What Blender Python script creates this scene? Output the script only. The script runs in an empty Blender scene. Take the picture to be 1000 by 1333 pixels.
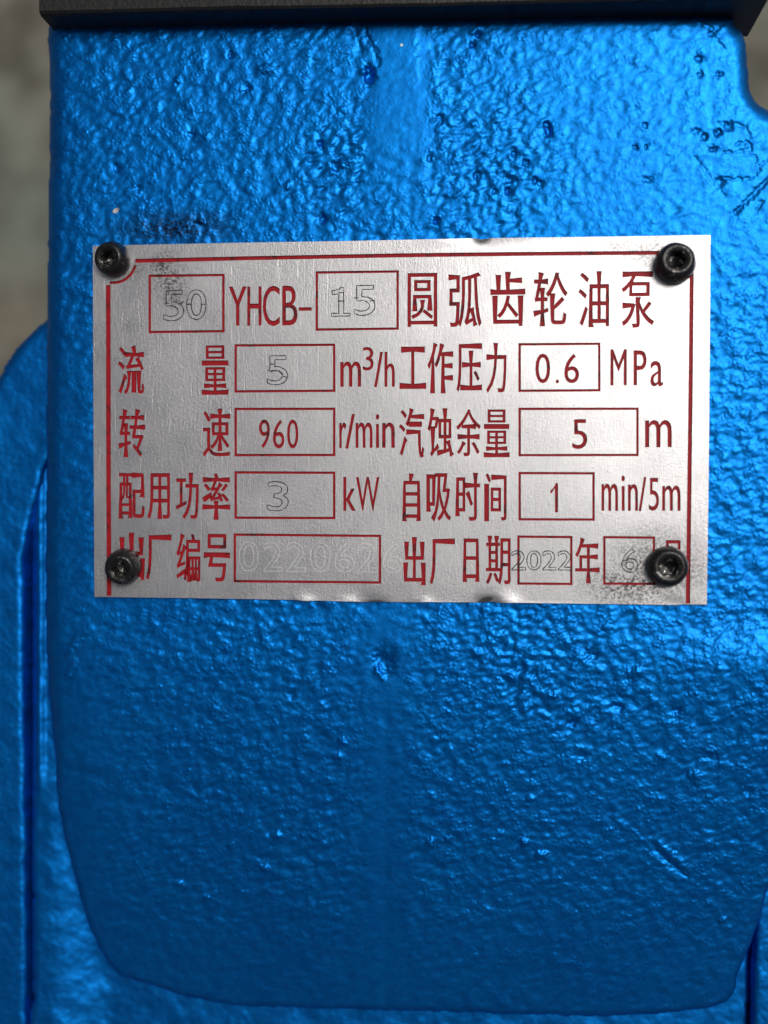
import bpy, bmesh, math, random
import numpy as np
from mathutils import Vector, Matrix
R_ = math.radians
rng = np.random.default_rng(7)
random.seed(7)
sc = bpy.context.scene
COL = sc.collection

# ------------------------------------------------------------------ camera
W0, H0 = 1000.0, 1333.0              # the photograph's own pixel grid
FOV = R_(50.0)
DIST = 0.143                         # metres from the lens to the pump face
YAW = R_(5.2)
FPX = (H0/2)/math.tan(FOV/2)
cam_d = bpy.data.cameras.new('camera')
cam = bpy.data.objects.new('camera', cam_d); COL.objects.link(cam)
cam.location = (DIST*math.sin(YAW), 0, DIST*math.cos(YAW))
cam.rotation_euler = (0, YAW, 0)
cam_d.sensor_fit = 'VERTICAL'; cam_d.sensor_height = 36.0
cam_d.angle = FOV
cam_d.clip_start = 0.005; cam_d.clip_end = 200
cam_d.dof.use_dof = True; cam_d.dof.focus_distance = DIST
cam_d.dof.aperture_fstop = cam_d.lens/5.0
sc.camera = cam

# ------------------------------------------------------------------ world, sun, exposure
SUN_EL = R_(60); SUN_AZ = R_(48)     # azimuth clockwise from +Y (the top of the picture)
w = bpy.data.worlds.new('World'); sc.world = w; w.use_nodes = True
nt = w.node_tree; bg = nt.nodes['Background']
sky = nt.nodes.new('ShaderNodeTexSky'); sky.sky_type = 'NISHITA'; sky.sun_disc = False
sky.sun_elevation = SUN_EL; sky.sun_rotation = SUN_AZ
sky.air_density = 1.0; sky.dust_density = 6.0; sky.ozone_density = 1.0
hs = nt.nodes.new('ShaderNodeHueSaturation'); hs.inputs['Saturation'].default_value = 0.52
nt.links.new(sky.outputs[0], hs.inputs['Color']); nt.links.new(hs.outputs[0], bg.inputs['Color'])
bg.inputs['Strength'].default_value = 0.05
sun_d = bpy.data.lights.new('sun', 'SUN'); sun_d.energy = 2.2; sun_d.angle = R_(26)
sun_d.color = (1.0, 0.95, 0.88)
sun = bpy.data.objects.new('sun', sun_d); COL.objects.link(sun)
sdir = Vector((math.sin(SUN_AZ)*math.cos(SUN_EL), math.cos(SUN_AZ)*math.cos(SUN_EL), math.sin(SUN_EL)))
sun.rotation_euler = sdir.to_track_quat('Z', 'Y').to_euler()
sc.view_settings.view_transform = 'Standard'; sc.view_settings.look = 'None'
sc.view_settings.exposure = -0.22; sc.view_settings.gamma = 1.0
sc.render.engine = 'CYCLES'

# ------------------------------------------------------------------ measuring
CR = np.array(Matrix.Rotation(YAW, 3, 'Y')); CP = np.array(cam.location)
def at(px, py, z):
    """points of the photograph (arrays or numbers) laid on the height z (metres) of the pump face frame"""
    px = np.asarray(px, float); py = np.asarray(py, float); z = np.asarray(z, float)
    px, py, z = np.broadcast_arrays(px, py, z)
    d = np.stack([(px-W0/2)/FPX, -(py-H0/2)/FPX, -np.ones_like(px)], -1) @ CR.T
    t = (z-CP[2])/d[..., 2]
    return CP + d*t[..., None]
MM = 0.001

# ------------------------------------------------------------------ object helpers
def link(name, me, parent=None, label=None, cat=None, kind=None, group=None):
    o = bpy.data.objects.new(name, me); COL.objects.link(o)
    if parent is not None: o.parent = parent
    if label: o['label'] = label
    if cat: o['category'] = cat
    if kind: o['kind'] = kind
    if group: o['group'] = group
    return o
def mesh_np(name, co, quads, mats, smooth=True):
    me = bpy.data.meshes.new(name)
    n = len(co); q = np.asarray(quads, np.int32); k = q.shape[1]
    me.vertices.add(n); me.vertices.foreach_set('co', np.asarray(co, np.float32).ravel())
    me.loops.add(q.size); me.loops.foreach_set('vertex_index', q.ravel())
    me.polygons.add(len(q)); me.polygons.foreach_set('loop_start', np.arange(0, q.size, k, dtype=np.int32))
    me.update(calc_edges=True)
    if smooth: me.polygons.foreach_set('use_smooth', np.ones(len(q), bool))
    for m in mats: me.materials.append(m)
    return me

# ------------------------------------------------------------------ materials
class NT:
    def __init__(s, name):
        s.m = bpy.data.materials.new(name); s.m.use_nodes = True
        s.t = s.m.node_tree; s.b = s.t.nodes['Principled BSDF']
        s.co = s.t.nodes.new('ShaderNodeTexCoord').outputs['Object']
    def n(s, typ, **k):
        o = s.t.nodes.new(typ)
        for a, v in k.items(): setattr(o, a, v)
        return o
    def l(s, a, b): s.t.links.new(a, b)
    def mapping(s, scale=(1000,)*3, rot=(0, 0, 0), loc=(0, 0, 0)):
        m = s.n('ShaderNodeMapping'); m.inputs['Scale'].default_value = scale
        m.inputs['Rotation'].default_value = rot; m.inputs['Location'].default_value = loc
        s.l(s.co, m.inputs['Vector']); return m.outputs[0]
    def noise(s, vec, scale, detail=4, rough=0.55, dist=0.0):
        n = s.n('ShaderNodeTexNoise'); s.l(vec, n.inputs['Vector'])
        n.inputs['Scale'].default_value = scale; n.inputs['Detail'].default_value = detail
        n.inputs['Roughness'].default_value = rough; n.inputs['Distortion'].default_value = dist
        return n.outputs['Fac']
    def ramp(s, fac, stops):
        r = s.n('ShaderNodeValToRGB'); e = r.color_ramp.elements
        while len(e) < len(stops): e.new(0.5)
        for i, (p, c) in enumerate(stops):
            e[i].position = p; e[i].color = (c, c, c, 1) if not isinstance(c, tuple) else c + (1,)
        s.l(fac, r.inputs['Fac']); return r.outputs['Color']
    def math(s, op, a, b=None, clamp=False):
        m = s.n('ShaderNodeMath', operation=op); m.use_clamp = clamp
        for i, v in enumerate((a, b)):
            if v is None: continue
            if isinstance(v, (int, float)): m.inputs[i].default_value = v
            else: s.l(v, m.inputs[i])
        return m.outputs[0]
    def mix(s, fac, a, b):
        m = s.n('ShaderNodeMix', data_type='RGBA')
        if isinstance(fac, (int, float)): m.inputs[0].default_value = fac
        else: s.l(fac, m.inputs[0])
        for i, v in ((6, a), (7, b)):
            if isinstance(v, tuple): m.inputs[i].default_value = v + (1,)
            else: s.l(v, m.inputs[i])
        return m.outputs[2]
    def bump(s, h, dist, strength=1.0, prev=None):
        b = s.n('ShaderNodeBump'); b.inputs['Distance'].default_value = dist
        b.inputs['Strength'].default_value = strength; s.l(h, b.inputs['Height'])
        if prev is not None: s.l(prev, b.inputs['Normal'])
        return b.outputs[0]
    def blob(s, cx, cy, rx, ry, rot=0.0):
        """soft spot 1 -> 0 around a point of the part (millimetres)"""
        m = s.n('ShaderNodeMapping'); m.vector_type = 'TEXTURE'
        m.inputs['Location'].default_value = (cx*MM, cy*MM, 0); m.inputs['Rotation'].default_value = (0, 0, rot)
        m.inputs['Scale'].default_value = (rx*MM, ry*MM, 1000)
        s.l(s.co, m.inputs['Vector'])
        g = s.n('ShaderNodeTexGradient', gradient_type='SPHERICAL'); s.l(m.outputs[0], g.inputs['Vector'])
        return g.outputs['Fac']
    def set(s, **k):
        for a, v in k.items():
            i = s.b.inputs[a.replace('_', ' ')]
            if isinstance(v, (int, float)): i.default_value = v
            elif isinstance(v, tuple): i.default_value = v + (1,)
            else: s.l(v, i)

def mat_paint(name, smudge=False):
    s = NT(name); v = s.mapping()
    big = s.noise(v, 0.08, 5, 0.6); fine = s.noise(v, 2.2, 4, 0.6); mid = s.noise(v, 0.7, 4, 0.6)
    c = s.mix(s.ramp(big, [(0.3, 0.0), (0.7, 1.0)]), (0.0, 0.166, 0.59), (0.0, 0.208, 0.67))
    c = s.mix(s.ramp(mid, [(0.35, 0.0), (0.75, 1.0)]), c, (0.0, 0.138, 0.50))
    fl = s.n('ShaderNodeTexVoronoi'); s.l(v, fl.inputs['Vector']); fl.inputs['Scale'].default_value = 9.0
    flake = s.ramp(fl.outputs['Color'], [(0.80, 0.0), (0.98, 1.0)])
    c = s.mix(s.math('MULTIPLY', flake, 0.35), c, (0.01, 0.34, 0.78))
    if smudge:
        p = at(225, 297, 0)[:2]*1000
        f = s.math('MULTIPLY', s.blob(p[0], p[1], 11, 3.2), s.ramp(fine, [(0.35, 0.0), (0.6, 1.0)]))
        f = s.math('MULTIPLY', f, 1.3, True)
        c = s.mix(f, c, (0.008, 0.018, 0.045))
        p = at(151, 274, 0)[:2]*1000
        chip = s.ramp(s.blob(p[0], p[1], 0.75, 0.45, 0.6), [(0.25, 0.0), (0.45, 1.0)])
        c = s.mix(chip, c, (0.6, 0.6, 0.58))
        p = at(523, 59, 0)[:2]*1000
        chip = s.ramp(s.blob(p[0], p[1], 0.3, 0.3), [(0.2, 0.0), (0.5, 1.0)])
        c = s.mix(chip, c, (0.5, 0.6, 0.6))
    b = s.bump(s.noise(v, 1.5, 3, 0.55, 0.3), 0.02*MM)
    b = s.bump(s.noise(v, 5.0, 2, 0.5), 0.009*MM, 1.0, b)
    s.set(Base_Color=c, Metallic=0.93, Roughness=s.ramp(fine, [(0.2, 0.42), (0.8, 0.52)]), Normal=b,
          Coat_Weight=0.05, Coat_Roughness=0.30)
    return s.m

def mat_alu():
    s = NT('brushed_aluminium'); v = s.mapping()
    br = s.noise(s.mapping(scale=(9000, 700, 1000)), 1.0, 4, 0.7)
    grain = s.noise(v, 5.5, 3, 0.7); blotch = s.noise(v, 0.16, 5, 0.6)
    c = s.mix(br, (0.40, 0.405, 0.43), (0.74, 0.735, 0.75))
    c = s.mix(s.ramp(blotch, [(0.3, 0.0), (0.7, 0.5)]), c, (0.48, 0.48, 0.505))
    speck = s.ramp(s.noise(v, 2.6, 2, 0.5), [(0.74, 0.0), (0.79, 1.0)])
    f = s.math('MULTIPLY', speck, 0.55)
    gn = s.ramp(s.noise(v, 2.6, 5, 0.8, 0.3), [(0.44, 0.0), (0.66, 1.0)])
    gn2 = s.ramp(s.noise(v, 3.2, 4, 0.75), [(0.45, 0.1), (0.6, 1.0)])
    spots = [(213, 345, 2.8, 2.2, 0.6, 1.9, gn), (222, 366, 3.4, 4.2, 0.4, 1.4, gn), (232, 392, 3.2, 2.0, 0, .6, gn2),
             (825, 762, 8.5, 3.6, 0, 0.95, gn2), (850, 740, 7.5, 6.5, 0, 0.8, gn2), (902, 740, 3.6, 5.5, 0, 0.45, gn2),
             (165, 735, 5.2, 5.2, 0, 0.8, gn2), (150, 760, 7, 4, 0, 0.35, gn2), (845, 335, 5, 3.5, 0.5, 0.6, gn),
             (810, 322, 8, 1.5, 0, 0.35, gn), (627, 310, 1.6, 1.2, 0, 1.3, None), (170, 425, 1.5, 1.2, 0, .9, gn),
             (632, 781, 1.6, 0.6, 0.3, 1.3, None), (185, 352, 2.5, 1.6, 0, .8, gn), (148, 322, 4, 1.0, 0, 0.7, gn2),
             (490, 783, 2.4, 0.5, 0, 0.9, None), (885, 760, 4, 3, 0, .4, gn2)]
    for (x, y, rx, ry, ro, k, g) in spots:
        p = at(x, y, 0)[:2]*1000
        b = s.math('MULTIPLY', s.blob(p[0], p[1], rx, ry, ro), k*1.5)
        if g is not None: b = s.math('MULTIPLY', b, g)
        f = s.math('MAXIMUM', f, s.math('MINIMUM', b, 0.93))
    c = s.mix(f, c, (0.018, 0.017, 0.018))
    met = s.math('SUBTRACT', 1.0, f)
    sc1 = s.n('ShaderNodeTexWave', wave_type='BANDS'); sc1.inputs['Scale'].default_value = 1.0
    scr = s.ramp(s.noise(s.mapping(scale=(5000, 160, 1000), rot=(0, 0, 0.05)), 1.0, 2, 0.5), [(0.66, 0.0), (0.74, 1.0)])
    s.t.nodes.remove(sc1)
    b = s.bump(br, 0.016*MM); b = s.bump(grain, 0.024*MM, 1.0, b)
    b = s.bump(s.noise(v, 2.4, 2, 0.5), 0.010*MM, 1.0, b)
    b = s.bump(scr, -0.006*MM, 1.0, b)
    s.set(Base_Color=c, Metallic=met, Roughness=s.ramp(blotch, [(0.25, 0.30), (0.75, 0.46)]), Normal=b)
    return s.m

def mat_red():
    s = NT('red_enamel'); v = s.mapping()
    c = s.mix(s.noise(v, 0.9, 4, 0.6), (0.22, 0.002, 0.008), (0.40, 0.006, 0.016))
    c = s.mix(s.ramp(s.noise(v, 0.55, 4, 0.7), [(0.56, 0.0), (0.66, 0.85)]), c, (0.022, 0.004, 0.006))
    s.b.inputs['Specular IOR Level'].default_value = 0.25
    s.set(Base_Color=c, Roughness=0.55, Normal=s.bump(s.noise(v, 3, 3), 0.012*MM))
    return s.m
def mat_plain(name, col, rough, metallic=0.0, nz=None, spec=0.5):
    s = NT(name); v = s.mapping()
    c = s.mix(s.noise(v, 1.0, 4, 0.6), tuple(x*0.75 for x in col), tuple(min(1, x*1.25) for x in col))
    s.set(Base_Color=c, Roughness=rough, Metallic=metallic)
    s.b.inputs['Specular IOR Level'].default_value = spec
    if nz: s.set(Normal=s.bump(s.noise(v, nz[0], 4, 0.6), nz[1]*MM))
    return s.m
def mat_screw(name, wear, o=0.0):
    s = NT(name); v = s.mapping()
    f = s.ramp(s.noise(v, 1.1, 4, 0.65, 0.8), [(0.56+o, 0.0), (0.66+o, wear)])
    c = s.mix(f, (0.012, 0.012, 0.013), (0.50, 0.49, 0.47))
    b = s.bump(s.noise(v, 2.5, 4, 0.6), 0.05*MM)
    s.set(Base_Color=c, Metallic=s.ramp(s.noise(v, 1.1, 4, 0.65, 0.8), [(0.5+o, 0.25), (0.6+o, 0.9)]),
          Roughness=s.ramp(s.noise(v, 3.0, 3), [(0.3, 0.24), (0.7, 0.42)]), Normal=b)
    return s.m
def mat_concrete():
    s = NT('concrete_floor'); v = s.mapping(scale=(1000,)*3)
    a = s.noise(v, 0.022, 4, 0.55); b = s.noise(v, 0.05, 5, 0.6)
    c = s.mix(s.ramp(a, [(0.35, 0.0), (0.65, 1.0)]), (0.215, 0.19, 0.15), (0.17, 0.20, 0.165))
    c = s.mix(s.ramp(b, [(0.42, 0.0), (0.62, 0.9)]), c, (0.075, 0.07, 0.055))
    s.set(Base_Color=c, Roughness=0.85, Normal=s.bump(b, 1.0*MM))
    return s.m
M_paint = mat_paint('blue_hammered_paint', True); M_paint2 = mat_paint('blue_metallic_paint')
M_alu = mat_alu(); M_red = mat_red()
M_edge = mat_plain('cut_aluminium', (0.55, 0.54, 0.54), 0.45, 1.0)
M_scribe = mat_plain('scribed_line', (0.022, 0.022, 0.026), 0.55, 0.3)
M_scratch = mat_plain('bright_scratch', (0.92, 0.92, 0.92), 0.35, 0.6)
M_black = mat_plain('black_rubberised_iron', (0.014, 0.014, 0.014), 0.45, 0.0, (1.4, 0.12), 0.35)
M_screw = mat_screw('blackened_screw', 0.35); M_socket = mat_screw('worn_socket', 0.9, -0.03)
M_floor = mat_concrete()

# ------------------------------------------------------------------ floor
FLOOR_Z = -0.135
bm = bmesh.new(); bmesh.ops.create_grid(bm, x_segments=8, y_segments=8, size=25.0)
me = bpy.data.meshes.new('floor'); bm.to_mesh(me); bm.free(); me.materials.append(M_floor)
fl = link('floor', me, kind='structure'); fl.location = (0, 0, FLOOR_Z)

# ------------------------------------------------------------------ the pump
pump = link('gear_pump', None, label='blue hammered-paint cast iron gear pump with aluminium nameplate and black end flange', cat='pump')
pump.location = (0, 0, 0)

def fft_noise(h, w_, lo, hi, ang=0.0, aniso=1.0, seed=0):
    """band-limited random relief; lo/hi wavelengths in cells"""
    r = np.random.default_rng(seed)
    F = np.fft.rfft2(r.standard_normal((h, w_)))
    fy = np.fft.fftfreq(h)[:, None]; fx = np.fft.rfftfreq(w_)[None, :]
    u = fx*math.cos(ang)+fy*math.sin(ang); v = (-fx*math.sin(ang)+fy*math.cos(ang))*aniso
    f = np.sqrt(u*u+v*v)+1e-9
    band = np.exp(-(f*lo)**2)*(1-np.exp(-(f*hi)**2))
    o = np.fft.irfft2(F*band, s=(h, w_)); return o/o.std()
def spline_loop(pts, n=6):
    P = np.array(pts, float); out = []
    for i in range(len(P)):
        p0, p1, p2, p3 = P[i-1], P[i], P[(i+1) % len(P)], P[(i+2) % len(P)]
        for k in range(n):
            t = k/n
            out.append(0.5*((2*p1)+(-p0+p2)*t+(2*p0-5*p1+4*p2-p3)*t*t+(-p0+3*p1-3*p2+p3)*t**3))
    return np.array(out)
def sdf(X, Y, poly):
    """signed distance, positive inside"""
    d2 = np.full(X.shape, 1e18); inside = np.zeros(X.shape, bool)
    n = len(poly)
    for i in range(n):
        a = poly[i]; b = poly[(i+1) % n]; e = b-a; L = e@e
        if L < 1e-9: continue
        t = np.clip(((X-a[0])*e[0]+(Y-a[1])*e[1])/L, 0, 1)
        dx = X-a[0]-t*e[0]; dy = Y-a[1]-t*e[1]
        d2 = np.minimum(d2, dx*dx+dy*dy)
        c = (a[1] > Y) != (b[1] > Y)
        if e[1] != 0: inside ^= c & (X < (Y-a[1])*e[0]/e[1]+a[0])
    d = np.sqrt(d2); return np.where(inside, d, -d)
def sstep(a, b, x):
    t = np.clip((x-a)/(b-a), 0, 1); return t*t*(3-2*t)

def relief(name, outline, x0, x1, y0, y1, step, zfun, R, deep, draft, mat, parent):
    """a cast face: outline and relief on the photograph's grid, rounded edge of radius R (px), walls going back `deep` metres"""
    xs = np.arange(x0, x1+step, step); ys = np.arange(y0, y1+step, step)
    X, Y = np.meshgrid(xs, ys)
    d = sdf(X, Y, outline)
    wob = fft_noise(*X.shape, 22/step, 90/step, seed=len(outline))*0.5
    d = d + wob*np.clip(1-np.abs(d)/40, 0, 1)
    z = zfun(X, Y, d)
    R = R(X, Y) if callable(R) else R
    t = np.clip(1-d/R, 0, 1); t = np.minimum(t, 0.999)
    edge = -(R*0.1*MM)*(1-np.sqrt(1-t*t))
    wall = np.where(d < 0, np.maximum(d*0.1*MM*draft, -deep), 0)
    z = z+edge+wall
    keep = d > -(deep/(0.1*MM*draft))-3*step
    P = at(X, Y, z)
    # the walls recede straight back: take their footprint from the rim, not from the line of sight
    P0 = at(X, Y, z-wall)
    out = d < 0
    P[out, 0] = P0[out, 0]; P[out, 1] = P0[out, 1]
    idx = np.arange(X.size).reshape(X.shape)
    k = keep[:-1, :-1] & keep[1:, :-1] & keep[:-1, 1:] & keep[1:, 1:]
    q = np.stack([idx[:-1, :-1][k], idx[1:, :-1][k], idx[1:, 1:][k], idx[:-1, 1:][k]], -1)
    used = np.unique(q); remap = np.full(X.size, -1, np.int64); remap[used] = np.arange(len(used))
    return link(name, mesh_np(name, P.reshape(-1, 3)[used], remap[q], [mat]), parent)

# --- front housing, the large face the plate is screwed to
OUT = spline_loop([(66, 28), (65, 100), (64, 200), (62, 350), (61, 500), (60, 640), (59, 780), (62, 880), (70, 970), (77, 1058),
    (92, 1122), (111, 1190), (134, 1243), (152, 1266), (166, 1273), (200, 1284), (245, 1298), (310, 1309), (420, 1313), (600, 1318),
    (760, 1323), (870, 1319), (930, 1310), (954, 1296), (962, 1262), (978, 1228), (995, 1178), (1010, 1120),
    (1022, 1000), (1035, 800), (1045, 500), (1048, 250), (1036, 170), (1000, 144), (984, 132), (975, 112), (974, 84),
    (970, 52), (956, 32), (938, 20), (800, 16), (500, 18), (300, 22), (120, 26)], 5)
PITS = [  # x, y, rx, ry, depth mm
    (481, 98, 6, 11, .75), (474, 94, 5, 5, -.25), (500, 862, 13, 17, .55), (492, 872, 5, 8, -.35), (497, 880, 4, 6, -.2), (503, 850, 4, 5, -.2),
    (714, 173, 5, 8, .55), (712, 164, 4, 5, .3), (670, 200, 4, 5, .35), (684, 212, 4, 4, .4), (666, 234, 6, 5, .4),
    (661, 248, 4, 4, .4), (697, 236, 4, 4, .3), (645, 250, 4, 4, .3), (568, 287, 3, 5, .5), (615, 58, 4, 4, .35), (623, 44, 3, 4, .35),
    (840, 162, 4, 3, .3), (827, 192, 3, 3, .3), (841, 191, 3, 3, .3), (910, 76, 6, 4, .35), (935, 97, 4, 4, .3), (912, 96, 3, 5, .25),
    (948, 165, 6, 5, .35), (934, 173, 5, 4, .4), (917, 178, 5, 4, .35), (905, 170, 5, 4, .25), (928, 194, 6, 4, .35), (938, 236, 7, 5, .35),
    (842, 234, 7, 4, .25), (703, 240, 4, 5, .25), (418, 188, 4, 4, .45), (438, 218, 5, 8, .45), (421, 285, 5, 5, .45), (260, 287, 5, 4, -.4),
    (322, 115, 5, 5, .3), (345, 88, 9, 6, -.25), (300, 72, 4, 4, .3), (232, 105, 4, 5, -.3), (250, 175, 5, 5, .3), (375, 240, 5, 6, -.25),
    (152, 220, 5, 5, .25), (180, 245, 5, 5, .25), (560, 205, 4, 6, .25), (572, 155, 5, 6, .25), (620, 230, 4, 8, .3),
    (805, 920, 7, 5, .35), (880, 925, 8, 4, .35), (720, 905, 6, 5, -.35), (665, 882, 6, 6, -.35), (690, 1040, 7, 5, -.3),
    (560, 1097, 5, 5, -.35), (682, 1096, 6, 5, -.35), (705, 1113, 9, 5, -.3), (585, 1092, 5, 5, -.25), (940, 1198, 4, 3, -.3),
    (380, 905, 5, 6, .2), (445, 965, 5, 5, -.25), (440, 985, 6, 4, -.25), (620, 850, 6, 6, -.25), (770, 852, 9, 6, .3), (830, 875, 9, 7, -.3),
    (905, 1010, 8, 5, -.3), (925, 985, 8, 5, .3), (860, 985, 8, 5, -.25), (760, 985, 7, 6, .3), (745, 940, 6, 5, .3), (975, 1030, 6, 5, .25),
    (300, 1100, 5, 4, -.25), (232, 1150, 5, 4, -.25), (270, 1168, 6, 4, -.3), (345, 1130, 5, 4, -.3), (360, 1088, 6, 5, -.3)]
LINES = [  # polyline, half width px, depth mm (negative raises)
    ([(474, 28), (478, 48), (488, 66), (492, 84)], 3.0, .38), ([(461, 32), (466, 50), (470, 66)], 2.6, .3),
    ([(1005, 228), (990, 244), (972, 262), (957, 278)], 2.6, .5), ([(985, 275), (992, 262)], 2, .35),
    ([(940, 198), (958, 199), (974, 196), (978, 190), (972, 185), (958, 188)], 1.8, .3),
    ([(945, 233), (965, 233), (982, 231)], 1.7, .3), ([(983, 226), (984, 204), (976, 201), (962, 203)], 1.6, .25),
    ([(934, 160), (952, 160), (970, 166), (978, 178)], 1.8, .22), ([(998, 208), (990, 216), (985, 226)], 1.8, .25),
    ([(905, 205), (925, 232), (943, 254)], 2.4, .2), ([(898, 20), (930, 40), (945, 60)], 2.6, -.3), ([(925, 45), (936, 34), (948, 28)], 3, .3),
    ([(852, 1104), (872, 1124), (894, 1140)], 4, .45), ([(858, 1100), (876, 1113), (896, 1134)], 4.5, -.5),
    ([(800, 1066), (826, 1084), (850, 1104)], 3.5, -.25), ([(740, 1160), (790, 1172), (850, 1190), (890, 1202)], 6, -.08),
    ([(84, 1000), (120, 1008), (150, 1024), (185, 1016), (215, 1024)], 6, .13), ([(86, 990), (130, 998), (170, 1008)], 8, -.07),
    ([(700, 1240), (740, 1256), (800, 1262), (860, 1268)], 6, -.06), ([(870, 1200), (930, 1226)], 5, .12),
    ([(90, 850), (100, 830), (118, 818)], 5, -.3), ([(88, 880), (98, 860)], 3, -.2), ([(502, 925), (502, 1100), (500, 1300)], 7, .10),
    ([(620, 150), (640, 200), (668, 260), (672, 295)], 5, .22), ([(560, 70), (570, 120), (590, 170)], 5, -.15),
    ([(790, 900), (840, 925), (900, 940), (960, 960)], 6, .2), ([(640, 820), (700, 850), (780, 870)], 6, -.18)]
ins = np.array([(128, 326), (918, 313), (914, 780), (130, 771)], float)
def zplane(x, y):
    """the broad swell of the face, metres"""
    z = -6.2*MM*np.clip((y-830)/480., 0, None)**1.6
    z += -0.5*MM*np.clip((118-x)/60., 0, None)**1.6
    z += 1.2*MM*np.clip((x-780)/220., 0, None)**1.5*np.clip(1-np.abs(y-870)/330., 0, 1)*sstep(800, 870, y)
    return z
def z_house(X, Y, d):
    h_, w_ = X.shape; s = (X[0, 1]-X[0, 0])
    A = fft_noise(h_, w_, 4.2/s, 8/s, R_(14), 0.6, 1)     # steep upright grain of the upper left
    B = fft_noise(h_, w_, 4.6/s, 9/s, R_(-38), 0.68, 2)    # slanted grain of the lower right
    C = fft_noise(h_, w_, 4.2/s, 8/s, 0, 1.0, 3)           # round orange peel
    L = fft_noise(h_, w_, 26/s, 90/s, 0, 1.0, 4)
    G = fft_noise(h_, w_, 14/s, 44/s, R_(-25), 0.7, 5)
    wa = sstep(640, 420, X)*sstep(700, 500, Y); wb = sstep(430, 640, X)*sstep(640, 860, Y)
    wc = np.clip(1-wa-wb, 0.25, 1)
    n = (A*wa+B*wb+C*wc*0.78)/np.sqrt(wa**2+wb**2+wc**2)
    n = np.log1p(np.exp(2.2*(n-0.35)))*0.75      # rounded      # blobs stand up, hollows stay shallow
    patch = sstep(-1.2, 1.2, L)
    amp = 0.029*(0.32+0.85*patch)
    amp = amp*np.where(Y > 780, 1.0, 0.95)
    # calmer areas: the parting strip, the far left and the bottom
    strip = sstep(476, 500, X-3*G+Y*.03)*sstep(568, 543, X+4*G)*sstep(340, 150, Y)
    strip2 = np.exp(-((X-500)/38)**2)*sstep(770, 800, Y)*0.75
    calm = np.clip(1-0.80*strip, 0, 1)*(1-strip2)
    calm *= 1-0.45*sstep(300, 80, X)*sstep(380, 520, Y)
    calm *= 1-0.55*sstep(1120, 1290, Y)
    calm *= 1-0.75*sstep(180, 60, X)*sstep(760, 1000, Y)
    calm *= 1-0.50*sstep(580, 760, X)*sstep(420, 300, Y)
    z = (n*amp*calm + G*0.030*(0.05+0.95*calm) + L*0.035*(0.1+0.7*calm))*MM
    rough2 = 0.8*np.exp(-((X-660)/75)**2-((Y-215)/85)**2)+np.exp(-((X-440)/45)**2-((Y-210)/45)**2)+0.7*np.exp(-((X-690)/90)**2-((Y-860)/70)**2)
    z += G*0.045*rough2*MM*np.clip(calm, 0, 1)
    # step at the right side of the parting strip
    z -= 0.13*MM*sstep(541, 547, X+2.5*G)*sstep(720, 560, X)*sstep(140, 30, Y)
    z += 0.10*MM*strip
    dx = fft_noise(h_, w_, 6/s, 20/s, 0, 1, 8)*1.0; dy = fft_noise(h_, w_, 6/s, 20/s, 0, 1, 9)*1.0
    for (x, y, rx, ry, dp) in PITS:
        m = (np.abs(X-x) < rx*3+6) & (np.abs(Y-y) < ry*3+6)
        r = ((X[m]+dx[m]-x)/rx)**2+((Y[m]+dy[m]-y)/ry)**2
        z[m] -= dp*(0.8 if x > 800 and y < 300 else 1.05)*MM*np.exp(-r**1.3)
    for pl, hw, dp in LINES:
        pl = np.array(pl, float); x_, y_ = pl.min(0)-25; x2, y2 = pl.max(0)+25
        m = (X > x_) & (X < x2) & (Y > y_) & (Y < y2)
        xx = X[m]+dx[m]; yy = Y[m]+dy[m]; dd = np.full(xx.shape, 1e9)
        for a, b in zip(pl[:-1], pl[1:]):
            e = b-a; t = np.clip(((xx-a[0])*e[0]+(yy-a[1])*e[1])/(e@e), 0, 1)
            dd = np.minimum(dd, np.hypot(xx-a[0]-t*e[0], yy-a[1]-t*e[1]))
        z[m] -= dp*0.42*MM*np.exp(-(dd/hw)**2)
    pl = sdf(X, Y, ins)                                     # a flat seat under the plate
    z = np.where(pl > -6, z*sstep(10, -6, pl)-0.25*MM*sstep(-2, 8, pl), z)
    return z+zplane(X, Y)
zsurf = z_house
relief('housing', OUT, 30, 1062, 8, 1340, 1.45, z_house, lambda X, Y: 19-11*sstep(900, 1060, Y), 26*MM, 9, M_paint, pump)

# --- the rear casing and the two side flanges behind the housing
def z_soft(base, amp, seed, slope=0.0, ridge=0.0):
    def f(X, Y, d):
        s = X[0, 1]-X[0, 0]; h_, w_ = X.shape
        return base + (fft_noise(h_, w_, 6/s, 22/s, 0, 1, seed)*amp + fft_noise(h_, w_, 30/s, 120/s, 0, 1, seed+1)*amp*2)*MM + slope*(Y-900)*0.1*MM + ridge*MM*(2.2*sstep(150, 62, X)+0.5*np.exp(-((X-52)/5.)**2)*sstep(1060, 980, Y))
    return f
rear = spline_loop([(40, 560), (41, 700), (41, 900), (41, 1100), (42, 1300), (42, 1420), (300, 1440), (700, 1440), (974, 1440),
                    (975, 1330), (978, 1230), (985, 1050), (985, 700), (980, 560), (500, 540)], 4)
relief('rear_casing', rear, 0, 1010, 520, 1470, 3.0, z_soft(-8.8*MM, 0.02, 21, 0.02, 1.0), 9, 100*MM, 60, M_paint2, pump)
lf = spline_loop([(100, 380), (62, 414), (40, 433), (18, 458), (0, 488), (-30, 550), (-60, 640), (-75, 800), (-78, 1100), (-78, 1400),
                  (-20, 1440), (30, 1430), (37, 1300), (36, 1050), (34, 900), (34, 780), (33, 730), (38, 700), (46, 665), (56, 628), (66, 600), (104, 560), (110, 450)], 4)
relief('side_flange', lf, -110, 130, 350, 1470, 2.4, z_soft(-6.0*MM, 0.016, 31), 12, 100*MM, 60, M_paint2, pump)
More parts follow.
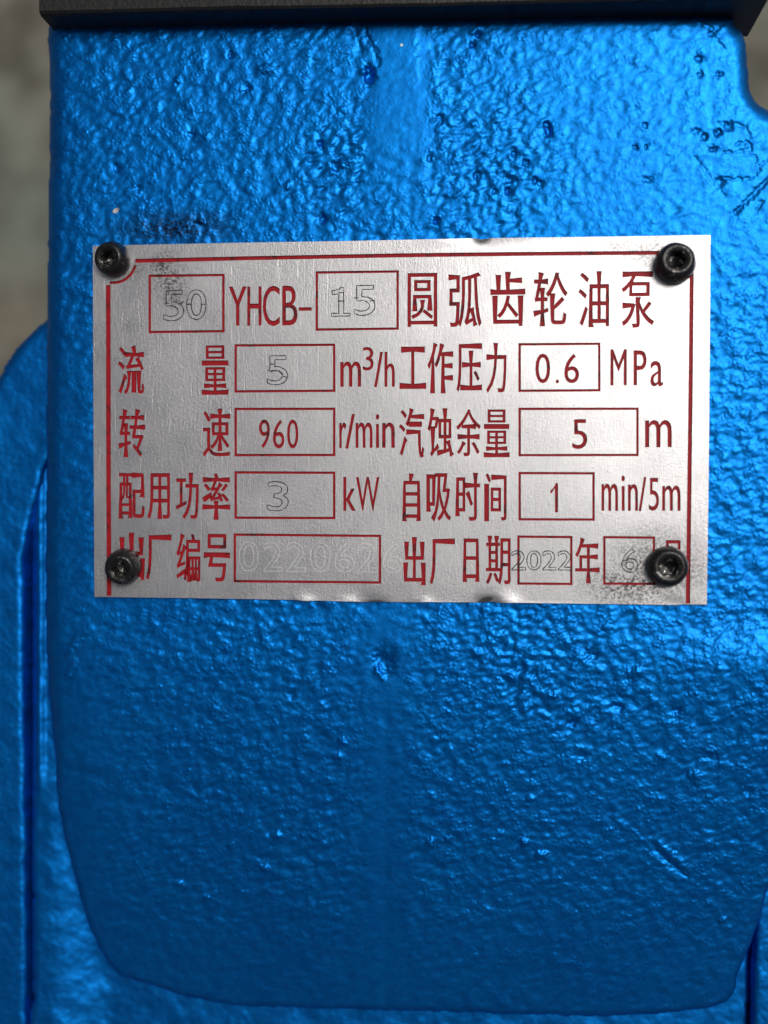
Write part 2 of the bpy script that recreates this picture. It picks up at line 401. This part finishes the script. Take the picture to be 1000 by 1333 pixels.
rf = spline_loop([(986, 1060), (984, 1180), (981, 1260), (979, 1340), (977, 1440), (1050, 1460), (1150, 1440), (1150, 1200), (1120, 1050), (1040, 1000)], 4)
relief('side_flange', rf, 950, 1180, 970, 1480, 2.4, z_soft(-6.0*MM, 0.02, 41), 9, 100*MM, 60, M_paint2, pump)

# --- black end flange across the top
def end_flange():
    bm = bmesh.new()
    a = at(54, 37, 0); b = at(1003, 16, 0)
    zl, zb = 4.2*MM, -7.5*MM
    left = at(51, 22, zl); rgt = at(972, 52, zb)
    prof_b = []          # bottom edge line, with small irregularities, left -> right
    N = 60
    for i in range(N+1):
        t = i/N; x = left[0]+(rgt[0]-left[0])*t
        y = a[1]+(b[1]-a[1])*((x-a[0])/(b[0]-a[0]))
        prof_b.append((x, y))
    top = 30*MM; r = 0.45*MM
    rows = []
    wb = np.cumsum(rng.standard_normal(N+1))*0.02; wb -= np.linspace(wb[0], wb[-1], N+1)
    for i, (x, y) in enumerate(prof_b):
        w1 = wb[i]*MM+random.uniform(-.05, .05)*MM
        ring = [(x, y+top, zb), (x, y+0.5*MM, zb), (x, y, zb+0.5*MM), (x, y, zl-r*1.6+w1), (x, y+r*.35+w1, zl-r*.6), (x, y+r+w1, zl), (x, y+6*MM, zl+.1*MM), (x, y+top, zl+.1*MM)]
        rows.append([bm.verts.new(p) for p in ring])
    for i in range(N):
        for j in range(8):
            bm.faces.new((rows[i][j], rows[i+1][j], rows[i+1][(j+1) % 8], rows[i][(j+1) % 8]))
    bm.faces.new(rows[0]); bm.faces.new(list(reversed(rows[-1])))
    bmesh.ops.recalc_face_normals(bm, faces=bm.faces)
    me = bpy.data.meshes.new('end_flange'); bm.to_mesh(me); bm.free(); me.materials.append(M_black)
    o = link('end_flange', me, pump, label='matt black flange across the top of the blue housing')
end_flange()

# ------------------------------------------------------------------ nameplate
PT = 0.50*MM                                    # top of the plate above the seat
def wplate(x, y):
    """height of the plate's face (slightly buckled, nicked at its lower and upper edges)"""
    x = np.asarray(x, float); y = np.asarray(y, float)
    z = 0.09*np.sin(x/140.+1)*np.cos(y/120.)+0.035*np.sin(x/61.+y/83.)+0.012*np.sin(x/27.+2*np.sin(y/60.))+0.010*np.sin(y/23.-x/90.)
    def dent(cx, cy, rx, ry, h): return h*np.exp(-((x-cx)/rx)**2-((y-cy)/ry)**2)
    z = z+dent(628, 306, 14, 12, -.22)+dent(634, 787, 16, 9, -.32)+dent(660, 786, 14, 10, .22)+dent(484, 785, 22, 9, -.12)
    z = z+dent(452, 784, 16, 8, .14)+dent(552, 786, 10, 8, .12)+dent(880, 787, 18, 9, -.10)+dent(395, 783, 12, 8, .15)+dent(850, 352, 22, 30, -.1)
    z = z+dent(148, 338, 40, 40, -.06)+dent(162, 737, 40, 40, -.05)+dent(881, 343, 40, 40, -.08)+dent(869, 737, 45, 45, -.08)
    return PT+z*MM
def skew(yc):
    return -0.0174+(yc-313)/469.*0.030

def glyph_loops(ch):
    cu = bpy.data.curves.new('t', 'FONT'); cu.body = ch; cu.size = 1.0; cu.resolution_u = 4
    ob = bpy.data.objects.new('t', cu); COL.objects.link(ob)
    bpy.context.view_layer.update()
    me = ob.evaluated_get(bpy.context.evaluated_depsgraph_get()).to_mesh()
    bm = bmesh.new(); bm.from_mesh(me)
    bmesh.ops.remove_doubles(bm, verts=bm.verts, dist=1e-5)
    bmesh.ops.dissolve_degenerate(bm, edges=bm.edges, dist=1e-6)
    nxt = {}
    for f in bm.faces:
        flip = f.normal.z < 0
        for l in f.loops:
            if len(l.edge.link_faces) == 1:
                a, b = l.vert.index, l.link_loop_next.vert.index
                if flip: a, b = b, a
                nxt.setdefault(a, []).append(b)
    bm.verts.ensure_lookup_table()
    co = [tuple(v.co[:2]) for v in bm.verts]
    loops = []
    while nxt:
        s = next(iter(nxt)); cur = s; lp = []
        while cur in nxt:
            lp.append(co[cur]); b = nxt[cur].pop()
            if not nxt[cur]: del nxt[cur]
            cur = b
            if cur == s: break
        if len(lp) > 2: loops.append(np.array(lp))
    bm.free(); ob.to_mesh_clear() if False else None
    bpy.data.objects.remove(ob); bpy.data.curves.remove(cu)
    return loops
GC = {}
def glyph(ch):
    if ch not in GC: GC[ch] = glyph_loops(ch)
    return [l.copy() for l in GC[ch]]
def simplify(L, eps=0.12):
    keep = []
    n = len(L)
    for i in range(n):
        a, b, c = L[i-1], L[i], L[(i+1) % n]
        e = c-a; le = np.hypot(*e)
        if le < 1e-6: continue
        if abs(e[0]*(b-a)[1]-e[1]*(b-a)[0])/le > eps*0.25 or np.hypot(*(b-a)) > 6: keep.append(b)
    return np.array(keep) if len(keep) > 2 else L
def grow(L, ox, oy):
    """push an outline outwards (fill lies on its left) by ox, oy pixels"""
    n = len(L); out = L.copy()
    for i in range(n):
        e1 = L[i]-L[i-1]; e2 = L[(i+1) % n]-L[i]
        e1 = e1/(np.hypot(*e1)+1e-9); e2 = e2/(np.hypot(*e2)+1e-9)
        n1 = np.array([e1[1], -e1[0]]); n2 = np.array([e2[1], -e2[0]])
        m = n1+n2; k = 1+n1@n2
        m = m/max(k, 0.55)
        out[i] = L[i]+m*np.array([ox, oy])
    return out
def flare(L, amt, maxlen):
    n = len(L); out = L.copy()
    for i in range(n):
        a, b = L[i], L[(i+1) % n]; e = b-a; le = np.hypot(*e)
        if le > maxlen or le < 1.0: continue
        p = a-L[i-1]; q = L[(i+2) % n]-b
        lp, lq = np.hypot(*p), np.hypot(*q)
        if lp < le*1.3 or lq < le*1.3: continue
        e = e/le; c1 = (p[0]*e[1]-p[1]*e[0])/lp; c2 = (e[0]*q[1]-e[1]*q[0])/lq
        if c1 > 0.6 and c2 > 0.6:
            nn = np.array([e[1], -e[0]])
            out[i] = out[i]-e*amt+nn*amt*0.5; out[(i+1) % n] = out[(i+1) % n]+e*amt+nn*amt*0.5
    return out
GC['1'] = [np.array([(0.62, 0), (0.62, 0.70), (0.56, 0.82), (0.3, 0.70), (0.0, 0.62), (0.0, 0.73), (0.35, 0.82), (0.62, 0.92), (0.72, 1.0), (1.0, 1.0), (1.0, 0)][::-1])]
def place(ch, x0, x1, y0, y1, grow_xy=None):
    """outline loops of a character fitted to an ink box (y down), fill on the left in y-up sense"""
    Ls = glyph(ch); allp = np.concatenate(Ls)
    mn, mx = allp.min(0), allp.max(0)
    cjk = ord(ch) > 255
    gx, gy = grow_xy if grow_xy else ((0.62, 0.0) if cjk else ((0.15, 0.0) if ch.isdigit() else (0.42, 0.0)))
    fl = 1.3 if cjk else 0.0
    res = []
    X0, X1, Y0, Y1 = x0+gx, x1-gx, y0+gy, y1-gy
    for L in Ls:
        P = np.empty_like(L)
        P[:, 0] = X0+(L[:, 0]-mn[0])/max(mx[0]-mn[0], 1e-6)*(X1-X0)
        P[:, 1] = -(Y1-(L[:, 1]-mn[1])/max(mx[1]-mn[1], 1e-6)*(Y1-Y0))
        P = simplify(P)
        if cjk: P = flare(P, fl, 8.5)
        P = grow(P, gx, gy); P[:, 1] *= -1
        xc = (x0+x1)/2; yc = (y0+y1)/2
        P[:, 1] += skew(yc)*(P[:, 0]-xc)
        res.append(P)
    return res

ROWS = [
 [('Y', 298, 321, 373, 424), ('H', 322, 340.5, 373, 424), ('C', 342, 364.5, 372, 424.5), ('B', 367.5, 387.5, 372, 423.5), ('-', 389, 406, 400, 404.5)],
 [('圆', 530.6, 569.3, 355.4, 425.4), ('弧', 584.4, 627, 354.5, 425.4), ('齿', 639, 683.3, 354.5, 424.6), ('轮', 695, 739.2, 354.5, 424), ('油', 753, 793, 353.6, 425.4), ('泵', 808.9, 852, 354.5, 426.7)],
 [('流', 153.7, 187.7, 450.4, 513.4), ('量', 263.3, 297, 449.6, 512.6)],
 [('m', 443, 470.2, 470.6, 503.4), ('3', 472, 486.5, 451.7, 482.4), ('/', 487, 498.6, 458, 504), ('h', 500.6, 514, 458, 503.4)],
 [('工', 520.8, 554.3, 452.5, 505), ('作', 556.4, 589.6, 447, 511.5), ('压', 594.3, 627, 448, 510), ('力', 633, 659.6, 447, 511.5)],
 [('0', 697, 716.4, 460.3, 499), ('.', 723.4, 727.8, 494, 499), ('6', 734.5, 754, 460.3, 499)],
 [('M', 794.7, 816, 454.7, 501.6), ('P', 824.8, 842, 456, 501.6), ('a', 846.5, 863.5, 469.7, 503)],
 [('转', 155, 188.5, 533.4, 594.8), ('速', 264, 299.8, 532.6, 594.8)],
 [('9', 337.2, 351.5, 546, 583.8), ('6', 355.3, 370.4, 546, 583.8), ('0', 373.8, 388.5, 546, 583.8)],
 [('r', 441.8, 451, 550, 583.4), ('/', 449.6, 462, 539, 584), ('m', 463, 485, 550, 583), ('i', 489.3, 493.8, 539, 583), ('n', 497.5, 514, 550, 583)],
 [('汽', 519.5, 552, 532, 595), ('蚀', 556.4, 589.6, 532, 594), ('余', 594, 626, 532, 594), ('量', 630.4, 662.7, 533, 594)],
 [('5', 745, 764.6, 545.8, 584.5)],
 [('m', 839.8, 874.6, 546.7, 582.3)],
 [('配', 155, 188.5, 615.8, 674.6), ('用', 192, 221.3, 616, 676), ('功', 229, 259, 616, 676), ('率', 264, 299, 616, 676)],
 [('k', 447, 463, 621, 665), ('W', 463.6, 494, 621, 665)],
 [('自', 525, 546.5, 616.7, 678), ('吸', 556.4, 587.4, 616, 678), ('时', 594, 625, 616, 678), ('间', 631.7, 659.6, 616, 678)],
 [('1', 716.4, 726.5, 628.8, 667)],
 [('m', 783, 804.6, 629.6, 665), ('i', 809, 813.6, 619, 665), ('n', 817.5, 830.6, 630, 665), ('/', 831.4, 841.5, 621, 665.5), ('5', 844.5, 858, 622, 665), ('m', 862, 886, 632, 665)],
 [('出', 155, 187.7, 694, 755), ('厂', 190, 222.6, 697, 755), ('编', 229.7, 261, 695, 757), ('号', 266, 299, 695, 757)],
 [('出', 526, 553, 699.7, 761), ('厂', 559.5, 591.7, 702, 761), ('日', 603.7, 623, 701, 757), ('期', 632.5, 664.8, 698, 761)],
 [('年', 748.7, 780, 700.6, 758.7)], [('月', 862, 886, 703, 757)]]
BOXES = [(193.5, 357, 292.5, 433.3), (410.9, 352.5, 519.3, 430), (305.3, 447.7, 436.7, 510.7), (675, 446.3, 781.8, 510),
         (305.3, 530.7, 436.7, 594), (675, 530.6, 831.5, 594), (305.3, 613.6, 436.7, 675.8), (675, 614.4, 774.3, 677.8),
         (304.2, 695.2, 496.3, 759), (673.4, 697.3, 745.4, 761.5), (785.2, 698, 853, 761.5)]
def boxloops(b, t=3.2):
    x0, y0, x1, y1 = b; res = []
    for i, o in enumerate((0, t)):
        P = np.array([(x0+o, y1-o), (x1-o, y1-o), (x1-o, y0+o), (x0+o, y0+o)], float)
        if i: P = P[::-1]
        P[:, 1] += skew((y0+y1)/2)*(P[:, 0]-(x0+x1)/2)*1.0
        res.append(P)
    return res
def ribbon(pts, w_):
    """closed outline of a stroke of width w_ along pts"""
    P = np.array(pts, float); n = len(P); A = []; B = []
    for i in range(n):
        e = P[min(i+1, n-1)]-P[max(i-1, 0)]; e = e/np.hypot(*e); nn = np.array([e[1], -e[0]])
        A.append(P[i]+nn*w_/2); B.append(P[i]-nn*w_/2)
    return np.array(A+B[::-1])
arc = [(148+29*math.cos(a), 338+30*math.sin(a)) for a in np.linspace(R_(98), R_(14), 12)]
PLATE = [(121, 320), (300, 316.2), (450, 313.8), (560, 311.4), (618, 310.2), (627, 311.6), (640, 309.8), (780, 308.2), (925, 306),
         (924, 450), (922.6, 620), (920.2, 787), (890, 786.6), (878, 787.4), (800, 786.3), (672, 784.6), (655, 784.9), (640, 783.2), (626, 784.2), (560, 783.6),
         (545, 784.1), (492, 783.4), (470, 783.6), (415, 781.8), (398, 782.4), (384, 780.9), (250, 778.6), (123, 777), (122.2, 620), (121.4, 450)]
FRAME = [('top', ribbon([(176, 339.6), (320, 336.2), (520, 332.4), (700, 330.3), (862, 329.0)], 5.2)),
         ('left', ribbon([(142.2, 775.6), (141.4, 600), (141.2, 450), (141.0, 371)] , 6.0)),
         ('arc', ribbon([(144.5, 370.0)]+arc, 3.6)),
         ('right', ribbon([(900.6, 352), (899.2, 500), (897.4, 640), (895.6, 785.6)], 5.6))]

from mathutils.geometry import delaunay_2d_cdt
def winding(P, loops):
    """winding number of every point about the loops (x right, y down flipped to y up)"""
    wn = np.zeros(len(P), int)
    for L in loops:
        a = L; b = np.roll(L, -1, 0)
        mn = L.min(0); mx = L.max(0)
        k = np.where((P[:, 0] >= mn[0]) & (P[:, 0] <= mx[0]) & (P[:, 1] >= mn[1]) & (P[:, 1] <= mx[1]))[0]
        if not len(k): continue
        x = P[k, 0][:, None]; y = P[k, 1][:, None]
        cr = (b[None, :, 0]-a[None, :, 0])*(y-a[None, :, 1])-(b[None, :, 1]-a[None, :, 1])*(x-a[None, :, 0])
        up = (a[None, :, 1] <= y) & (b[None, :, 1] > y) & (cr > 0)
        dn = (a[None, :, 1] > y) & (b[None, :, 1] <= y) & (cr < 0)
        wn[k] += up.sum(1)-dn.sum(1)
    return wn
def walls(bm, loops, z0, z1, mi=0, inward=False):
    for L in loops:
        n = len(L)
        for i in range(n):
            a, b = L[i], L[(i+1) % n]
            base = []
            for p in (a, b):
                t = at(p[0], p[1], float(z0(*p))); base.append((t[0], t[1]))
            vs = [bm.verts.new((base[0][0], base[0][1], float(z0(*a)))), bm.verts.new((base[1][0], base[1][1], float(z0(*b)))),
                  bm.verts.new((base[1][0], base[1][1], float(z1(*b)))), bm.verts.new((base[0][0], base[0][1], float(z1(*a))))]
            try: f = bm.faces.new(vs); f.material_index = mi
            except ValueError: pass
def finish(bm, name, mats, parent, **k):
    me = bpy.data.meshes.new(name); bm.to_mesh(me); bm.free()
    for m in mats: me.materials.append(m)
    return link(name, me, parent, **k)

word_loops = [[L for g in row for L in place(*g)] for row in ROWS]
box_loops = [boxloops(b) for b in BOXES]
groups = [('lettering', l) for l in word_loops]+[('value_box', l) for l in box_loops]+[('border_line', [f[1]]) for f in FRAME]
outer = np.array(PLATE, float)
V = []; E = []
for L in [outer]+[l for _, g in groups for l in g]:
    k = len(V); n = len(L)
    V += [Vector((p[0], -p[1])) for p in L]; E += [(k+i, k+(i+1) % n) for i in range(n)]
gx, gy = np.meshgrid(np.concatenate([np.arange(129, 918, 11)]), np.concatenate([np.arange(320, 772, 11), [774.5, 778, 781]]))
G_ = np.stack([gx.ravel()+rng.uniform(-1, 1, gx.size), gy.ravel()+rng.uniform(-1, 1, gx.size)], -1)
G_ = G_[winding(G_, [outer]) != 0]
V += [Vector((p[0], -p[1])) for p in G_]
cv, ce, cf, _a, _b, _c = delaunay_2d_cdt(V, E, [], 0, 1e-4)
CV = np.array([(v[0], -v[1]) for v in cv]); CF = np.array(cf)
cen = CV[CF].mean(1)
own = np.full(len(CF), -2); own[winding(cen, [outer]) != 0] = -1
for gi, (nm, ls) in enumerate(groups):
    if nm == 'value_box':
        ins_ = (np.abs(winding(cen, ls[:1])) > 0) & (winding(cen, ls[1:]) == 0)
    else: ins_ = winding(cen, ls) != 0
    own[ins_ & (own == -1)] = gi
WZ = wplate(CV[:, 0], CV[:, 1]); CP3 = at(CV[:, 0], CV[:, 1], WZ)
def plate_normals(me):
    """true normals of the buckled sheet on every face that lies in it"""
    co = np.empty(len(me.vertices)*3); me.vertices.foreach_get('co', co); co = co.reshape(-1, 3)
    d = co-CP; dc = d @ CR; px = W0/2-FPX*dc[:, 0]/dc[:, 2]; py = H0/2+FPX*dc[:, 1]/dc[:, 2]
    e = 1.0; gx_ = (wplate(px+e, py)-wplate(px-e, py))/(2*e*0.1*MM); gy_ = -(wplate(px, py+e)-wplate(px, py-e))/(2*e*0.1*MM)
    N_ = np.stack([-gx_, -gy_, np.ones_like(gx_)], -1); N_ /= np.linalg.norm(N_, axis=1)[:, None]
    flat = np.zeros(len(me.vertices), bool)
    for f in me.polygons:
        if f.use_smooth:
            for v in f.vertices: flat[v] = True
    N_[~flat] = 0
    me.normals_split_custom_set_from_vertices([tuple(v) for v in N_])
def piece(mask, drop):
    t = CF[mask]; used = np.unique(t); rm = np.full(len(CV), -1); rm[used] = np.arange(len(used))
    bm = bmesh.new(); vs = [bm.verts.new((CP3[i][0], CP3[i][1], CP3[i][2]-drop)) for i in used]
    for f in t:
        try: bm.faces.new([vs[rm[i]] for i in f]).smooth = True
        except ValueError: pass
    bm.normal_update()
    for f in bm.faces:
        if f.normal.z < 0: f.normal_flip()
    return bm
bm = piece(own == -1, 0.0)
walls(bm, [outer], wplate, lambda x, y: -0.30*MM, 1)
plate = finish(bm, 'nameplate', [M_alu, M_edge], pump); plate_normals(plate.data)
DEPTH = 0.19*MM
for gi, (nm, ls) in enumerate(groups):
    bm = piece(own == gi, DEPTH)
    walls(bm, ls, wplate, lambda x, y: wplate(x, y)-DEPTH)
    plate_normals(finish(bm, nm, [M_red], plate).data)

# scribed numbers: thin outlines cut with a graver
def scribe(name, loops, width, mat, lift=0.012, jit=0.25):
    bm = bmesh.new()
    for L, closed in loops:
        P = []
        n = len(L)
        for i in range(n if closed else n-1):
            a, b = L[i], L[(i+1) % n]; k = max(1, int(np.hypot(*(b-a))/2.5))
            for j in range(k): P.append(a+(b-a)*j/k)
        if not closed: P.append(L[-1])
        P = np.array(P)+rng.uniform(-jit, jit, (len(P), 2)); n = len(P)
        A = []; B = []
        for i in range(n):
            e = (P[(i+1) % n]-P[i-1]) if closed else (P[min(i+1, n-1)]-P[max(i-1, 0)])
            e = e/(np.hypot(*e)+1e-9); nn = np.array([e[1], -e[0]]); w1 = width*random.uniform(.65, 1.25)/2
            for lst, s_ in ((A, 1), (B, -1)):
                p = P[i]+nn*w1*s_; lst.append(bm.verts.new(at(p[0], p[1], float(wplate(*p))+lift*MM)))
        for i in range(n if closed else n-1):
            j = (i+1) % n
            bm.faces.new((A[i], A[j], B[j], B[i]))
    bmesh.ops.recalc_face_normals(bm, faces=bm.faces)
    return finish(bm, name, [mat], plate)
def outl(s):
    r = []
    for g in s: r += [(L, True) for L in place(*g, grow_xy=(0.3, 0.1))]
    return r
def one(x0, x1, y0, y1, t=6.5):
    xm = (x0+x1)/2+0.5
    P = [(xm-t/2, y1-t*.55), (xm-t/2, y0+t*1.3), (x0+1, y0+t*1.5), (x0+1, y0+t*.7), (xm-t/2+1, y0+t*.35), (xm, y0), (xm+t/2, y0), (xm+t/2, y1-t*.55), (x1, y1-t*.55), (x1, y1), (x0, y1), (x0, y1-t*.55)]
    return [(np.array(P, float)+np.array([0, 0]), True)]
def seg(*p): return (np.array(p, float), False)
scribe('scribed_number', outl([('5', 213, 239.5, 378, 417.5), ('0', 243, 268.5, 377, 416)])+
       [seg((214, 395), (220, 395)), (seg((232, 397), (239, 392))), seg((243, 396), (249, 396)), seg((262, 396), (268, 396)), seg((219, 378), (219, 384))], 1.35, M_scribe)
scribe('scribed_number', one(431.5, 456, 374, 411.5)+outl([('5', 461, 488.5, 371.5, 410.5)])+
       [seg((441, 381), (448, 381)), seg((441, 392), (447, 392)), seg((461, 388), (467, 388)), seg((481, 392), (488, 391))], 1.35, M_scribe)
scribe('scribed_number', outl([('5', 348, 374.6, 463, 501)])+[seg((351, 474), (357, 474)), seg((363, 482), (369, 488)), seg((368, 490), (374, 491)), seg((349, 482), (355, 484))], 1.35, M_scribe)
scribe('scribed_number', outl([('3', 348, 375.4, 627, 665)])+[seg((357, 642), (357, 647))], 1.3, M_scribe)
scribe('scribed_number', outl([('2', 666, 684.3, 717, 742), ('0', 686, 704.5, 717, 742), ('2', 706.5, 724, 717, 742), ('2', 726.5, 744.4, 717, 742)]), 1.3, M_scribe)
scribe('scribed_number', outl([('6', 809.7, 830.4, 714.6, 745)])+[seg((810, 730), (818, 729))], 1.35, M_scribe)
ser = [('0', 311.5, 336.5, 705, 743.5), ('2', 343, 367, 706, 743.5), ('2', 373, 398, 706, 744), ('0', 404, 430, 706, 744.5), ('6', 436, 461, 707, 744.5), ('2', 466, 491, 707, 744.5), ('6', 499, 524, 708, 745.5)]
scribe('scratched_number', outl(ser), 0.95, M_scratch, 0.012, 0.45)

# ------------------------------------------------------------------ screws
def screw(px, py, r, h, tilt, ang, parent):
    """black socket head: lathe profile with a hexagonal recess"""
    bm = bmesh.new(); N = 48
    prof = [(r*0.97, -0.1), (r, 0.25), (r*0.985, h*0.42), (r*0.93, h*0.68), (r*0.84, h*0.88), (r*0.74, h*0.985), (r*0.66, h), (r*0.58, h*0.985), (r*0.50, h*0.95)]
    rings = []
    for k, (pr, pz) in enumerate(prof):
        rg = []
        for i in range(N):
            a = 2*math.pi*i/N; j = 1+0.012*math.sin(5*a+k)+random.uniform(-.006, .006)
            rg.append(bm.verts.new((pr*j*math.cos(a)*MM, pr*j*math.sin(a)*MM, (pz+random.uniform(-.01, .01))*MM)))
        rings.append(rg)
    for a, b in zip(rings[:-1], rings[1:]):
        for i in range(N): bm.faces.new((a[i], a[(i+1) % N], b[(i+1) % N], b[i]))
    for f in bm.faces: f.smooth = True
    o = finish(bm, 'screw', [M_screw], parent)
    # hexagonal recess as its own piece
    bm = bmesh.new()
    def hexr(rad, z, j=0.0):
        out = []
        for i in range(N):
            a = 2*math.pi*i/N; s_ = math.cos(math.pi/6)/math.cos((a+ang) % (math.pi/3)-math.pi/6)
            out.append(bm.verts.new((rad*s_*math.cos(a)*MM, rad*s_*math.sin(a)*MM, (z+random.uniform(-j, j))*MM)))
        return out
    top = [bm.verts.new((r*0.50*math.cos(2*math.pi*i/N)*MM, r*0.50*math.sin(2*math.pi*i/N)*MM, h*0.95*MM)) for i in range(N)]
    rs = [top, hexr(r*0.47, h*0.90, .03), hexr(r*0.45, h*0.60), hexr(r*0.43, h*0.15)]
    for a, b in zip(rs[:-1], rs[1:]):
        for i in range(N): bm.faces.new((a[i], a[(i+1) % N], b[(i+1) % N], b[i]))
    c = bm.verts.new((0, 0, h*0.02*MM))
    for i in range(N): bm.faces.new((rs[-1][i], rs[-1][(i+1) % N], c))
    so = finish(bm, 'hex_socket', [M_socket], o)
    p = at(px, py, float(wplate(px, py)))
    o.location = Vector(p); o.rotation_euler = (tilt[0], tilt[1], ang)
    return o
screw(150, 338, 2.3, 2.3, (0.05, -0.16), 0.3, pump)
screw(878, 345, 2.55, 2.5, (-0.08, 0.06), 0.9, pump)
screw(163, 736, 2.35, 2.5, (0.03, -0.18), 1.4, pump)
screw(868, 737, 2.6, 2.3, (0.0, 0.0), 0.1, pump)
